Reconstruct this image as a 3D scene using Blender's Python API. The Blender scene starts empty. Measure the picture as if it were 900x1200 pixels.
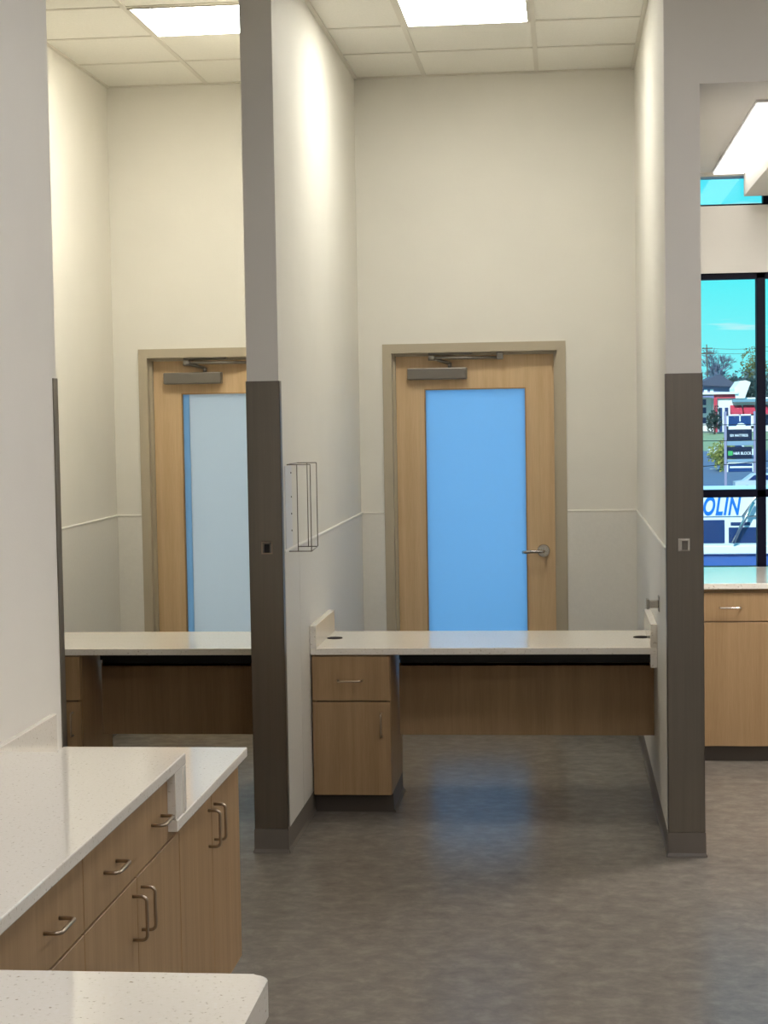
import bpy, bmesh, math, random
from mathutils import Vector, Matrix
random.seed(7)
scn = bpy.context.scene
COL = scn.collection

# ------------------------------------------------------------------ dimensions (metres)
H = 1.7725                     # eye height
D = 9.664                      # back wall
P = 6.900                      # front of the partitions
XL, XR = -1.137, 0.400         # right bay
LL, LR = -2.537, -1.266        # left bay
PR = 0.537                     # outer face of right partition
ZC = 3.639                     # tiled ceiling
ZS = 3.060                     # side-area ceiling
WAIN = 1.22

# ------------------------------------------------------------------ materials
def srgb(r, g, b):
    f = lambda c: (c/255/12.92) if c/255 <= .04045 else ((c/255+.055)/1.055)**2.4
    return (f(r), f(g), f(b), 1)

class Mat:
    def __init__(s, name):
        s.m = bpy.data.materials.new(name); s.m.use_nodes = True
        s.t = s.m.node_tree; s.t.nodes.clear()
        s.out = s.t.nodes.new('ShaderNodeOutputMaterial')
    def n(s, typ, **kw):
        n = s.t.nodes.new(typ)
        for k, v in kw.items(): setattr(n, k, v)
        return n
    def l(s, a, b): s.t.links.new(a, b)

def principled(name, col, rough=.5, metal=0., spec=.5, noise=0., nscale=20., bump=0., bscale=200., stretch=None, col2=None, coat=0.):
    M = Mat(name); b = M.n('ShaderNodeBsdfPrincipled'); M.l(b.outputs[0], M.out.inputs[0])
    b.inputs['Base Color'].default_value = col
    b.inputs['Roughness'].default_value = rough; b.inputs['Metallic'].default_value = metal
    b.inputs['Specular IOR Level'].default_value = spec
    b.inputs['Coat Weight'].default_value = coat
    tc = M.n('ShaderNodeTexCoord'); src = tc.outputs['Object']
    if stretch:
        mp = M.n('ShaderNodeMapping'); mp.inputs['Scale'].default_value = stretch
        M.l(src, mp.inputs[0]); src2 = mp.outputs[0]
    else: src2 = src
    if noise or col2:
        nz = M.n('ShaderNodeTexNoise'); nz.inputs['Scale'].default_value = nscale; nz.inputs['Detail'].default_value = 5
        M.l(src2, nz.inputs['Vector'])
        cr = M.n('ShaderNodeValToRGB')
        c2 = col2 or tuple(c*(1-noise) for c in col[:3])+(1,)
        cr.color_ramp.elements[0].color = c2; cr.color_ramp.elements[1].color = col
        cr.color_ramp.elements[0].position = .32; cr.color_ramp.elements[1].position = .68
        M.l(nz.outputs['Fac'], cr.inputs[0]); M.l(cr.outputs[0], b.inputs['Base Color'])
    if bump:
        nb = M.n('ShaderNodeTexNoise'); nb.inputs['Scale'].default_value = bscale; nb.inputs['Detail'].default_value = 2
        M.l(src2, nb.inputs['Vector'])
        bp = M.n('ShaderNodeBump'); bp.inputs['Strength'].default_value = bump; bp.inputs['Distance'].default_value = .002
        M.l(nb.outputs['Fac'], bp.inputs['Height']); M.l(bp.outputs[0], b.inputs['Normal'])
    return M.m

def emission(name, col, strength):
    M = Mat(name); e = M.n('ShaderNodeEmission'); e.inputs[0].default_value = col; e.inputs[1].default_value = strength
    M.l(e.outputs[0], M.out.inputs[0]); return M.m

def wood(name, dark, light, rough=.42):
    M = Mat(name); b = M.n('ShaderNodeBsdfPrincipled'); M.l(b.outputs[0], M.out.inputs[0])
    b.inputs['Roughness'].default_value = rough; b.inputs['Specular IOR Level'].default_value = .35
    tc = M.n('ShaderNodeTexCoord')
    mp = M.n('ShaderNodeMapping'); mp.inputs['Scale'].default_value = (26, 26, .9); M.l(tc.outputs['Object'], mp.inputs[0])
    a = M.n('ShaderNodeTexNoise'); a.inputs['Scale'].default_value = 1.; a.inputs['Detail'].default_value = 6; a.inputs['Distortion'].default_value = .6
    M.l(mp.outputs[0], a.inputs['Vector'])
    mp2 = M.n('ShaderNodeMapping'); mp2.inputs['Scale'].default_value = (210, 210, 9); M.l(tc.outputs['Object'], mp2.inputs[0])
    f = M.n('ShaderNodeTexNoise'); f.inputs['Scale'].default_value = 1.; f.inputs['Detail'].default_value = 2
    M.l(mp2.outputs[0], f.inputs['Vector'])
    mx = M.n('ShaderNodeMath', operation='MULTIPLY_ADD'); mx.inputs[1].default_value = .35
    M.l(f.outputs['Fac'], mx.inputs[0])
    mz = M.n('ShaderNodeMath', operation='MULTIPLY'); mz.inputs[1].default_value = .65
    M.l(a.outputs['Fac'], mz.inputs[0]); M.l(mz.outputs[0], mx.inputs[2])
    cr = M.n('ShaderNodeValToRGB'); cr.color_ramp.elements[0].color = dark; cr.color_ramp.elements[1].color = light
    cr.color_ramp.elements[0].position = .33; cr.color_ramp.elements[1].position = .64
    M.l(mx.outputs[0], cr.inputs[0]); M.l(cr.outputs[0], b.inputs['Base Color'])
    return M.m

def quartz():
    M = Mat('speckled_quartz'); b = M.n('ShaderNodeBsdfPrincipled'); M.l(b.outputs[0], M.out.inputs[0])
    b.inputs['Roughness'].default_value = .05; b.inputs['Specular IOR Level'].default_value = .8
    tc = M.n('ShaderNodeTexCoord')
    v = M.n('ShaderNodeTexNoise'); v.inputs['Scale'].default_value = 130; v.inputs['Detail'].default_value = 3; M.l(tc.outputs['Object'], v.inputs['Vector'])
    cr = M.n('ShaderNodeValToRGB'); e = cr.color_ramp.elements
    e[0].position = .27; e[0].color = srgb(184, 172, 152); e[1].position = .36; e[1].color = srgb(238, 232, 219)
    x = cr.color_ramp.elements.new(.62); x.color = srgb(240, 234, 222)
    x = cr.color_ramp.elements.new(.72); x.color = srgb(242, 238, 230)
    M.l(v.outputs['Fac'], cr.inputs[0]); M.l(cr.outputs[0], b.inputs['Base Color'])
    return M.m

def floor_mat():
    M = Mat('marbled_linoleum'); b = M.n('ShaderNodeBsdfPrincipled'); M.l(b.outputs[0], M.out.inputs[0])
    b.inputs['Roughness'].default_value = .26; b.inputs['Specular IOR Level'].default_value = .16
    tc = M.n('ShaderNodeTexCoord')
    mp = M.n('ShaderNodeMapping'); mp.inputs['Scale'].default_value = (1, 1.15, 1); M.l(tc.outputs['Object'], mp.inputs[0])
    a = M.n('ShaderNodeTexNoise'); a.inputs['Scale'].default_value = 11; a.inputs['Detail'].default_value = 9; a.inputs['Roughness'].default_value = .72; a.inputs['Distortion'].default_value = .25
    M.l(mp.outputs[0], a.inputs['Vector'])
    cr = M.n('ShaderNodeValToRGB'); e = cr.color_ramp.elements
    e[0].position = .28; e[0].color = srgb(105, 99, 91); e[1].position = .50; e[1].color = srgb(119, 112, 103)
    x = e.new(.74); x.color = srgb(136, 129, 119)
    M.l(a.outputs['Fac'], cr.inputs[0]); M.l(cr.outputs[0], b.inputs['Base Color'])
    n2 = M.n('ShaderNodeTexNoise'); n2.inputs['Scale'].default_value = 60; M.l(tc.outputs['Object'], n2.inputs['Vector'])
    bp = M.n('ShaderNodeBump'); bp.inputs['Strength'].default_value = .06; bp.inputs['Distance'].default_value = .002
    M.l(n2.outputs['Fac'], bp.inputs['Height']); M.l(bp.outputs[0], b.inputs['Normal'])
    return M.m

def frosted(name, col, gloss=.1):
    M = Mat(name)
    t = M.n('ShaderNodeBsdfTranslucent'); t.inputs[0].default_value = col
    g = M.n('ShaderNodeBsdfGlossy'); g.inputs['Roughness'].default_value = .25; g.inputs[0].default_value = (1, 1, 1, 1)
    d = M.n('ShaderNodeBsdfDiffuse'); d.inputs[0].default_value = col
    m1 = M.n('ShaderNodeMixShader'); m1.inputs[0].default_value = .12; M.l(t.outputs[0], m1.inputs[1]); M.l(d.outputs[0], m1.inputs[2])
    fr = M.n('ShaderNodeFresnel'); fr.inputs[0].default_value = 1.35
    m2 = M.n('ShaderNodeMixShader'); M.l(fr.outputs[0], m2.inputs[0]); M.l(m1.outputs[0], m2.inputs[1]); M.l(g.outputs[0], m2.inputs[2])
    M.l(m2.outputs[0], M.out.inputs[0]); return M.m

def clear_glass(name, tint=(1, 1, 1, 1)):
    M = Mat(name)
    t = M.n('ShaderNodeBsdfTransparent'); t.inputs[0].default_value = tint
    g = M.n('ShaderNodeBsdfGlossy'); g.inputs['Roughness'].default_value = .02
    fr = M.n('ShaderNodeFresnel'); fr.inputs[0].default_value = 1.4
    m2 = M.n('ShaderNodeMixShader'); M.l(fr.outputs[0], m2.inputs[0]); M.l(t.outputs[0], m2.inputs[1]); M.l(g.outputs[0], m2.inputs[2])
    M.l(m2.outputs[0], M.out.inputs[0]); return M.m

PAINT = principled('wall_paint', srgb(233, 229, 219), .62, spec=.3, noise=.03, nscale=3, bump=.16, bscale=140)
PAINT_GREY = PAINT
WAINM = principled('wainscot_panel', srgb(230, 226, 217), .5, spec=.3, noise=.03, nscale=60, bump=.25, bscale=110)
CAP = principled('wainscot_cap', srgb(238, 234, 224), .35)
GUARD = principled('brushed_steel_guard', srgb(138, 131, 121), .36, metal=.9, noise=.08, nscale=1.5, stretch=(60, 60, 1.5))
CHROME = principled('satin_nickel', srgb(200, 196, 188), .24, metal=1.)
PULL = principled('brushed_nickel_pull', srgb(176, 160, 140), .3, metal=1.)
RUBBER = principled('cove_base_rubber', srgb(118, 110, 100), .45, noise=.06, nscale=12)
RUBBER_DARK = principled('dark_toe_kick', srgb(82, 74, 66), .45)
WOOD = wood('maple_laminate', srgb(152, 123, 87), srgb(170, 140, 103))
DOORWOOD = wood('maple_veneer', srgb(206, 174, 132), srgb(220, 190, 150), .4)
BEAD = principled('glazing_bead', srgb(170, 134, 92), .5)
FRAME = principled('taupe_frame_paint', srgb(184, 172, 150), .42, spec=.4)
QUARTZ = quartz()
FLOOR = floor_mat()
TILE = principled('ceiling_tile', srgb(244, 241, 231), .9, spec=.1, noise=.05, nscale=120, bump=.35, bscale=320)
TEE = principled('ceiling_grid_metal', srgb(224, 219, 206), .5)
BLACKMET = principled('black_steel', srgb(24, 23, 24), .5)
MULL = principled('black_anodised_aluminium', srgb(6, 6, 26), .45, spec=.12)
CLOSER = principled('grey_closer_paint', srgb(128, 122, 114), .38, metal=.5)
GROM = principled('brown_plastic', srgb(30, 21, 17), .75, spec=.15)
WIRE = principled('rack_wire', srgb(128, 120, 108), .35, metal=.7)
WHITEP = principled('white_enamel', srgb(224, 223, 222), .4)
SEAM = principled('dark_core', srgb(58, 42, 28), .7)
BLUEGLASS = frosted('frosted_glass_blue', (.48, .74, 1., 1))
PALEGLASS = frosted('frosted_film_pale', (.78, .88, .97, 1))
GLASS = clear_glass('window_glass', (.93, .98, 1, 1))
BAYLIGHT = emission('bay_light_diffuser', (.99, .97, .88, 1), 25)
LEFTLIGHT = emission('left_bay_light_diffuser', (1, .965, .85, 1), 32)
FRONTLIGHT = emission('front_light_diffuser', (.965, .95, 1, 1), 21.5)
ADDED_SIDELIGHT = emission('added_side_diffuser', (1, .95, .92, 1), 72)
STRIPLIGHT = emission('strip_light_diffuser', (1, .95, .90, 1), 3.6)

# ------------------------------------------------------------------ mesh builder
class MB:
    def __init__(s): s.bm = bmesh.new(); s.mi = 0
    def _m(s, faces):
        for f in faces: f.material_index = s.mi
    def box(s, x0, x1, y0, y1, z0, z1, bev=0., seg=2, verts_only=None):
        t = bmesh.new()
        bmesh.ops.create_cube(t, size=1)
        for v in t.verts:
            v.co = Vector(((x0+x1)/2+v.co.x*(x1-x0), (y0+y1)/2+v.co.y*(y1-y0), (z0+z1)/2+v.co.z*(z1-z0)))
        if bev: bmesh.ops.bevel(t, geom=t.edges[:]+t.verts[:], offset=bev, segments=seg, profile=.5, affect='EDGES')
        s.merge(t); return s
    def merge(s, t):
        mp = {}
        for v in t.verts: mp[v] = s.bm.verts.new(v.co)
        for f in t.faces:
            try:
                nf = s.bm.faces.new([mp[v] for v in f.verts]); nf.material_index = s.mi; nf.smooth = f.smooth
            except ValueError: pass
        t.free()
    def tube(s, pts, r, seg=8, closed=False, r2=None):
        pts = [Vector(p) for p in pts]; rings = []; n = len(pts)
        up = None
        for i, p in enumerate(pts):
            a = pts[i-1] if (i > 0 or closed) else p
            b = pts[(i+1) % n] if (i < n-1 or closed) else p
            d = (b-a).normalized()
            if up is None:
                up = d.orthogonal().normalized()
            u = (up - d*up.dot(d)); u = u.normalized() if u.length > 1e-6 else d.orthogonal().normalized()
            up = u; w = d.cross(u)
            rr = r if r2 is None else r+(r2-r)*i/max(1, n-1)
            rings.append([s.bm.verts.new(p+u*rr*math.cos(2*math.pi*k/seg)+w*rr*math.sin(2*math.pi*k/seg)) for k in range(seg)])
        for i in range(n if closed else n-1):
            A, B = rings[i], rings[(i+1) % n]
            for k in range(seg):
                f = s.bm.faces.new([A[k], A[(k+1) % seg], B[(k+1) % seg], B[k]]); f.smooth = True; f.material_index = s.mi
        if not closed:
            s._m([s.bm.faces.new(rings[0][::-1]), s.bm.faces.new(rings[-1])])
        return s
    def lathe(s, prof, c, axis='z', seg=24, squash=(1, 1)):
        rings = []
        for (r, h) in prof:
            ring = []
            for k in range(seg):
                a = 2*math.pi*k/seg; u, v = r*math.cos(a)*squash[0], r*math.sin(a)*squash[1]
                p = {'z': (u, v, h), 'y': (u, h, v), 'x': (h, u, v)}[axis]
                ring.append(s.bm.verts.new(Vector(c)+Vector(p)))
            rings.append(ring)
        for A, B in zip(rings, rings[1:]):
            for k in range(seg):
                f = s.bm.faces.new([A[k], A[(k+1) % seg], B[(k+1) % seg], B[k]]); f.smooth = True; f.material_index = s.mi
        s._m([s.bm.faces.new(rings[0][::-1]), s.bm.faces.new(rings[-1])])
        return s
    def prism(s, poly, axis, a, b):
        """poly: list of 2-D points, extruded along axis from a to b."""
        def P3(p, h): return {'x': (h, p[0], p[1]), 'y': (p[0], h, p[1]), 'z': (p[0], p[1], h)}[axis]
        A = [s.bm.verts.new(P3(p, a)) for p in poly]; B = [s.bm.verts.new(P3(p, b)) for p in poly]
        n = len(poly)
        fs = [s.bm.faces.new(A), s.bm.faces.new(B[::-1])]
        for k in range(n): fs.append(s.bm.faces.new([A[k], B[k], B[(k+1) % n], A[(k+1) % n]]))
        s._m(fs); return s
    def rect(s, x0, x1, y0, y1, z0, z1, w, axis='y', bev=0.):
        if axis == 'y':
            s.box(x0, x0+w, y0, y1, z0, z1, bev, 1); s.box(x1-w, x1, y0, y1, z0, z1, bev, 1)
            s.box(x0+w, x1-w, y0, y1, z1-w, z1, bev, 1); s.box(x0+w, x1-w, y0, y1, z0, z0+w, bev, 1)
        else:
            s.box(x0, x0+w, y0, y1, z0, z1, bev, 1); s.box(x1-w, x1, y0, y1, z0, z1, bev, 1)
            s.box(x0+w, x1-w, y0, y0+w, z0, z1, bev, 1); s.box(x0+w, x1-w, y1-w, y1, z0, z1, bev, 1)
        return s
    def build(s, name, mats, parent=None, root=None, **tags):
        bmesh.ops.recalc_face_normals(s.bm, faces=s.bm.faces[:])
        off = Vector((0, 0, 0))
        if root is not None: off = Vector(root)
        elif parent is not None:
            o = parent
            while o is not None: off += o.location; o = o.parent
        if off.length: bmesh.ops.translate(s.bm, verts=s.bm.verts[:], vec=-off)
        me = bpy.data.meshes.new(name); s.bm.to_mesh(me); s.bm.free()
        for m in (mats if isinstance(mats, (list, tuple)) else [mats]): me.materials.append(m)
        ob = bpy.data.objects.new(name, me); COL.objects.link(ob)
        if root is not None and parent is None: ob.location = root
        ob.parent = parent
        for k, v in tags.items(): ob[k] = v
        return ob

def tag(o, label, cat, group=None, kind=None):
    o['label'] = label; o['category'] = cat
    if group: o['group'] = group
    if kind: o['kind'] = kind
    return o
def thing(name, loc, label, cat, group=None, kind=None):
    o = bpy.data.objects.new(name, None); o.empty_display_size = .1; COL.objects.link(o); o.location = loc
    return tag(o, label, cat, group, kind)
def struct(name, mb, mats, label, cat):
    return tag(mb.build(name, mats), label, cat, kind='structure')
def copy_tree(o, parent=None):
    c = o.copy(); COL.objects.link(c)
    if parent: c.parent = parent
    for ch in list(o.children): copy_tree(ch, c)
    return c

# ------------------------------------------------------------------ room shell
m = MB(); m.box(-4.2, 4.2, -2.6, D+.14, -.1, 0)
struct('floor', m, FLOOR, 'grey brown marbled linoleum floor across the whole room', 'floor')

# tiled ceiling with its exposed grid
m = MB(); m.box(-4.2, PR, P, D+.14, ZC, ZC+.08); m.box(-4.2, 4.2, -2.6, P, ZC, ZC+.08)
m.mi = 1
gx = [-.7465+.6185*k for k in (1, 0)] + [-1.966, -1.3475]
ylines = [9.036-.609*k for k in range(0, 19)]
for (a, b, xs) in ((XL, XR, gx[:2]), (LL, LR, gx[2:3])):
    for y in ylines[:4]:
        m.box(a, b, y-.012, y+.012, ZC-.004, ZC-.0005)
    for x in xs: m.box(x-.012, x+.012, P, D, ZC-.0042, ZC-.0004)
    m.box(a, a+.02, P, D, ZC-.008, ZC-.0003); m.box(b-.02, b, P, D, ZC-.008, ZC-.0003)
    m.box(a, b, D-.02, D, ZC-.008, ZC-.0003)
for y in ylines[4:]: m.box(-4.2, 4.2, y-.012, y+.012, ZC-.004, ZC-.0005)
for k in range(-5, 8): m.box(-.7465+.6185*k-.012, -.7465+.6185*k+.012, -2.6, P-.15, ZC-.0042, ZC-.0004)
struct('ceiling', m, [TILE, TEE], 'suspended ceiling of cream mineral tiles in a metal grid', 'ceiling')
m = MB(); m.box(PR, 4.2, P+.14, D+.14, ZS, ZS+.08)
o = struct('ceiling.001', m, PAINT, 'plain plaster ceiling over the window side area', 'ceiling')

# back wall with two door openings; window wall with two openings
XD1, XD2 = -1.0032, -2.3916
W = .14
m = MB()
def wallseg(x0, x1, z0, z1): m.box(x0, x1, D, D+W, z0, z1)
wallseg(-4.2, XD2+.02, 0, ZC); wallseg(XD2+.02, XD2+.996, 2.146, ZC); wallseg(XD2+.996, XD1+.02, 0, ZC)
wallseg(XD1+.02, XD1+.996, 2.146, ZC); wallseg(XD1+.996, PR-.06, 0, ZC)
struct('wall_back', m, PAINT, 'cream painted back wall holding both wooden doors', 'wall')
m = MB()
wallseg(PR-.06, .62, 0, ZS+.5); wallseg(.62, 4.2, 0, .895); wallseg(.62, 4.2, 2.517, 2.88); wallseg(.62, 4.2, 3.041, ZS+.5); wallseg(3.9, 4.2, .895, 3.041)
struct('wall_window', m, PAINT, 'pale wall around the black framed windows at right', 'wall')
# partitions
m = MB(); m.box(XR, PR, P, D, 0, ZC)
m.box(PR, 4.2, P, P+.14, 3.035, ZC)
struct('wall_right', m, PAINT, 'partition between the right bay and window area with its header', 'wall')
m = MB(); m.box(LR, XL, P, D, 0, ZC)
struct('wall_middle', m, PAINT, 'narrow painted partition between the two bays', 'wall')
m = MB(); m.box(LL-.14, LL, P, D, 0, ZC)
struct('wall_left', m, PAINT, 'cream painted left side wall of the left bay', 'wall')
NX, NE = -1.588, 5.34
m = MB(); m.box(NX-.14, NX, -2.6, NE, 0, ZC)
struct('wall_near', m, PAINT, 'pale grey wall in the left foreground behind the counter', 'wall')
m = MB(); m.box(-4.34, -4.2, -2.6, D+.14, 0, ZC)
struct('wall_outer', m, PAINT, 'painted outer side wall left of the room', 'wall')
m = MB(); m.box(-4.2, 4.2, -2.74, -2.6, 0, ZC)
struct('wall_front', m, PAINT, 'painted wall behind the viewer', 'wall')
m = MB(); m.box(4.2, 4.34, -2.6, D+.14, 0, ZC)
struct('wall_side', m, PAINT, 'painted outer side wall right of the room', 'wall')
m = MB(); m.box(-4.34, 4.34, -2.74, D+.16, ZC+.08, ZC+.2)
struct('ceiling.002', m, PAINT, 'roof deck above the ceilings', 'roof')
# rooms behind the two frosted doors
m = MB()
m.box(-3.6, .46, 12.6, 12.7, 0, 3); m.box(-3.7, -3.6, D+W, 12.7, 0, 3); m.box(.36, .46, D+W, 12.6, 0, 3)
m.box(-1.22, -1.16, D+W, 12.6, 0, 3); m.box(-3.7, .46, D+W, 12.7, 3, 3.1); m.box(-3.7, .46, D+W, 12.7, -.1, 0)
struct('wall_rear', m, PAINT, 'walls of the rooms behind the frosted glass doors', 'wall')

# wainscot, caps, joints
def wain(name, mbx, label): return struct(name, mbx, [WAINM, CAP], label, 'wainscot')
tk = .006
def wain_side(x, s, y0, y1, joint=None):
    m = MB()
    a, b = (x, x+s*tk)
    x0, x1 = min(a, b), max(a, b)
    if joint:
        m.box(x0, x1, y0, joint-.002, .09, WAIN); m.box(x0, x1, joint+.002, y1, .09, WAIN)
    else: m.box(x0, x1, y0, y1, .09, WAIN)
    m.mi = 1
    a, b = x, x+s*.010; m.box(min(a, b), max(a, b), y0, y1, WAIN, WAIN+.012, .003, 1)
    m.mi = 0
    return m
wain('trim_1', wain_side(XL, 1, P+.045, D-.01, 7.32), 'pebbled white wainscot panel on the left wall of the middle bay')
wain('trim_2', wain_side(XR, -1, P+.045, D-.01, 7.31), 'pebbled white wainscot panel on the right wall of the middle bay')
wain('trim_3', wain_side(LL, 1, P+.045, D-.01, 7.32), 'pebbled white wainscot panel on the left wall of the left bay')
wain('trim_4', wain_side(LR, -1, P+.045, D-.01, 7.31), 'pebbled white wainscot panel on the far side of the middle partition')
def wain_back(segs):
    m = MB()
    for a, b in segs:
        m.box(a, b, D-tk, D, .09, WAIN)
        m.mi = 1; m.box(a, b, D-.010, D, WAIN, WAIN+.012, .003, 1); m.mi = 0
    return m
wain('trim_5', wain_back([(XL, XD1-.001), (XD1+1.017, XR)]), 'white wainscot on the back wall beside the middle door')
wain('trim_6', wain_back([(LL, XD2-.001), (XD2+1.017, LR)]), 'white wainscot on the back wall beside the left door')

# cove base
BZ = .098
def cove(path_boxes, name, label):
    m = MB()
    for (x, y0, y1, s) in path_boxes.get('x', []):
        m.prism([(x, 0), (x+s*.013, 0), (x+s*.012, .005), (x+s*.007, .016), (x+s*.006, BZ), (x, BZ)], 'y', y0, y1)
    for (y, x0, x1, s) in path_boxes.get('y', []):
        m2 = [(y, 0), (y+s*.013, 0), (y+s*.012, .005), (y+s*.007, .016), (y+s*.006, BZ), (y, BZ)]
        m.prism(m2, 'x', x0, x1)
    return struct(name, m, RUBBER, label, 'baseboard')
def prism_fix():
    pass
cove({'x': [(XR, P-.006, D, -1), (PR, P-.006, D, 1)], 'y': [(P, XR-.006, PR+.006, -1)]}, 'baseboard_right', 'taupe rubber cove base around the right partition')
cove({'x': [(XL, P-.006, D, 1), (LR, P-.006, D, -1)], 'y': [(P, LR-.006, XL+.006, -1)]}, 'baseboard_middle', 'taupe rubber cove base around the partition between the bays')
cove({'x': [(LL, P, D, 1)]}, 'baseboard_left', 'taupe rubber cove base along the left bay wall')
cove({'y': [(D, LL, XD2, -1), (D, XD2+1.016, LR, -1), (D, XL, XD1, -1), (D, XD1+1.016, XR, -1)]}, 'baseboard_back', 'taupe rubber cove base along the back wall')

# wall end guards
def guard(x0, x1, y, zt, label, ret=.042, side=-1):
    """U-shaped sheet over the end of a wall; side=-1: the end looks towards -y, +1: towards +y."""
    th = .0025
    m = MB(); o = 1 if side < 0 else -1
    ys = lambda a, b: (min(a, b), max(a, b))
    ya, yb = ys(y-o*.005, y-o*.0005); m.box(x0-.004, x1+.004, ya, yb, BZ+.001, zt, .001, 1)
    ya, yb = ys(y-o*.005, y+o*ret)
    m.box(x0-.004, x0-.0006, ya, yb, BZ+.001, zt, .0008, 1); m.box(x1+.0006, x1+.004, ya, yb, BZ+.001, zt, .0008, 1)
    return tag(m.build('wall_guard', GUARD, root=((x0+x1)/2, y, BZ)), label, 'wall guard')
guard(XR, PR, P, 1.917, 'dark brushed steel guard on the wall end left of the window area')
guard(LR, XL, P, 1.917, 'dark brushed steel guard on the partition end between the two bays')
guard(NX-.14, NX, NE, 1.905, 'thin steel edge guard at the end of the pale foreground wall', side=1)

KEEP = principled('bright_satin_steel', srgb(214, 208, 198), .3, metal=.35)
# strike boxes on the guards
def catch(x0, z0, open_right, label):
    x1, z1 = x0+.045, z0+.050
    t = thing('wall_catch', ((x0+x1)/2, P-.005, z0), label, 'catch')
    m = MB(); m.box(x0, x1, P-.009, P-.0052, z0, z1, .001, 1)
    m.build('plate', KEEP if open_right else PULL, t)
    m = MB()
    m.box(x0+.008, x0+.013, P-.028, P-.009, z0+.006, z1-.003, .001, 1); m.box(x1-.008, x1-.003, P-.028, P-.009, z0+.006, z1-.003, .001, 1)
    m.box(x0+.008, x1-.003, P-.028, P-.009, z1-.008, z1-.003, .001, 1)
    m.build('keeper', KEEP if open_right else CLOSER, t)
    m = MB(); m.box(x0+.014, x1-.009, P-.018, P-.009, z0+.006, z1-.009); m.build('latch_pocket', CLOSER if open_right else BLACKMET, t)
catch(.442, 1.219, True, 'small satin metal strike box on the right wall guard')
catch(-1.219, 1.221, False, 'small dull metal strike box on the middle wall guard')

# gate hook on the right wall of the bay
t = thing('wall_hook', (XR, 7.42, .955), 'small steel gate holder on the bay wall above the right desk splash', 'hook')
m = MB(); m.box(XR-.011, XR-.0062, 7.36, 7.43, .925, .99, .001, 1); m.build('plate', CHROME, t)
m = MB(); m.box(XR-.055, XR-.011, 7.375, 7.415, .940, .972, .002, 1); m.box(XR-.062, XR-.05, 7.37, 7.42, .935, .978, .002, 1); m.build('peg', CHROME, t)

# ------------------------------------------------------------------ doors
def make_door(name, x, label, glassmat, film):
    t = thing(name, (x+.508, D, 0), label, 'door', kind='structure')
    F = D-.010
    m = MB()
    m.box(x, x+.051, F, D+.15, 0, 2.166); m.box(x+.965, x+1.016, F, D+.15, 0, 2.166)
    m.box(x+.051, x+.965, F, D+.15, 2.115, 2.166)
    m.box(x+.050, x+.067, D+.040, D+.074, 0, 2.116, .001, 1); m.box(x+.949, x+.966, D+.040, D+.074, 0, 2.116, .001, 1)
    m.box(x+.067, x+.949, D+.040, D+.074, 2.099, 2.116)
    m.build('door_frame', FRAME, t)
    L = D+.075; L2 = L+.044
    gx0, gx1, gz0, gz1 = x+.225, x+.794, .25, 1.915
    m = MB()
    m.box(x+.054, gx0, L, L2, .008, 2.112); m.box(gx1, x+.962, L, L2, .008, 2.112)
    m.box(gx0, gx1, L, L2, gz1, 2.112); m.box(gx0, gx1, L, L2, .008, gz0)
    leaf = m.build('door_leaf', DOORWOOD, t)
    m = MB(); b = .006
    m.rect(gx0, gx1, L-.004, L2+.004, gz0, gz1, b)
    m.build('glazing_bead', BEAD, leaf)
    sx = gx0+b+.036 if film else gx1-b
    m = MB(); m.box(gx0+b, sx, L+.018, L+.026, gz0+b, gz1-b); m.build('glass_pane', glassmat, leaf)
    if film:
        m = MB(); m.box(sx, gx1-b, L+.018, L+.026, gz0+b, gz1-b); m.build('frosted_pane', PALEGLASS, leaf)
    c = thing_part('door_closer', t, (x+.30, L, 2.0))
    m = MB(); m.box(x+.135, x+.468, L-.055, L, 1.967, 2.032, .006, 2); m.build('closer_body', CLOSER, c)
    m = MB()
    px, py = x+.372, L-.030
    m.lathe([(.011, 0), (.011, .026)], (px, py, 2.032), 'z', 12)
    m.tube([(px, py, 2.056), (x+.275, py-.045, 2.083)], .009, 8)
    m.lathe([(.018, -.012), (.02, 0), (.018, .014)], (x+.275, py-.045, 2.083), 'z', 12)
    m.tube([(x+.275, py-.045, 2.086), (x+.652, D+.035, 2.082)], .008, 8)
    m.box(x+.635, x+.672, D+.008, D+.045, 2.072, 2.114, .003, 1)
    m.box(x+.255, x+.50, D+.012, D+.040, 2.104, 2.1155, .002, 1)
    m.build('closer_arm', CLOSER, c)
    h = thing_part('lever_handle', t, (x+.882, L, 1.0))
    m = MB(); m.lathe([(.034, -.010), (.034, -.003), (.036, 0)], (x+.882, L, 1.0), 'y', 24); m.build('rose', CHROME, h)
    m = MB()
    m.tube([(x+.882, L-.008, 1.0), (x+.882, L-.05, 1.0), (x+.876, L-.058, 1.0), (x+.862, L-.062, 1.0), (x+.82, L-.062, .999), (x+.78, L-.058, .996), (x+.768, L-.048, .995)], .0095, 10)
    m.lathe([(.012, -.03), (.012, -.009)], (x+.882, L, 1.0), 'y', 12)
    m.lathe([(.009, -.013), (.009, -.009)], (x+.884, L, 1.024), 'y', 10)
    m.build('lever', CHROME, h)
    m = MB()
    for z in (.25, 1.08, 1.9): m.tube([(x+.053, L-.004, z), (x+.053, L-.004, z+.11)], .006, 8)
    m.build('hinge', CLOSER, t)
    return t
def thing_part(name, parent, loc):
    o = bpy.data.objects.new(name, None); o.empty_display_size = .05; COL.objects.link(o)
    off = Vector((0, 0, 0)); q = parent
    while q is not None: off += q.location; q = q.parent
    o.location = Vector(loc)-off; o.parent = parent; return o
make_door('door_1', XD1, 'maple door with bright blue frosted glass in the middle bay', BLUEGLASS, False)
make_door('door_2', XD2, 'maple door with pale grey frosted glass in the left bay', BLUEGLASS, True)

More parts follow.
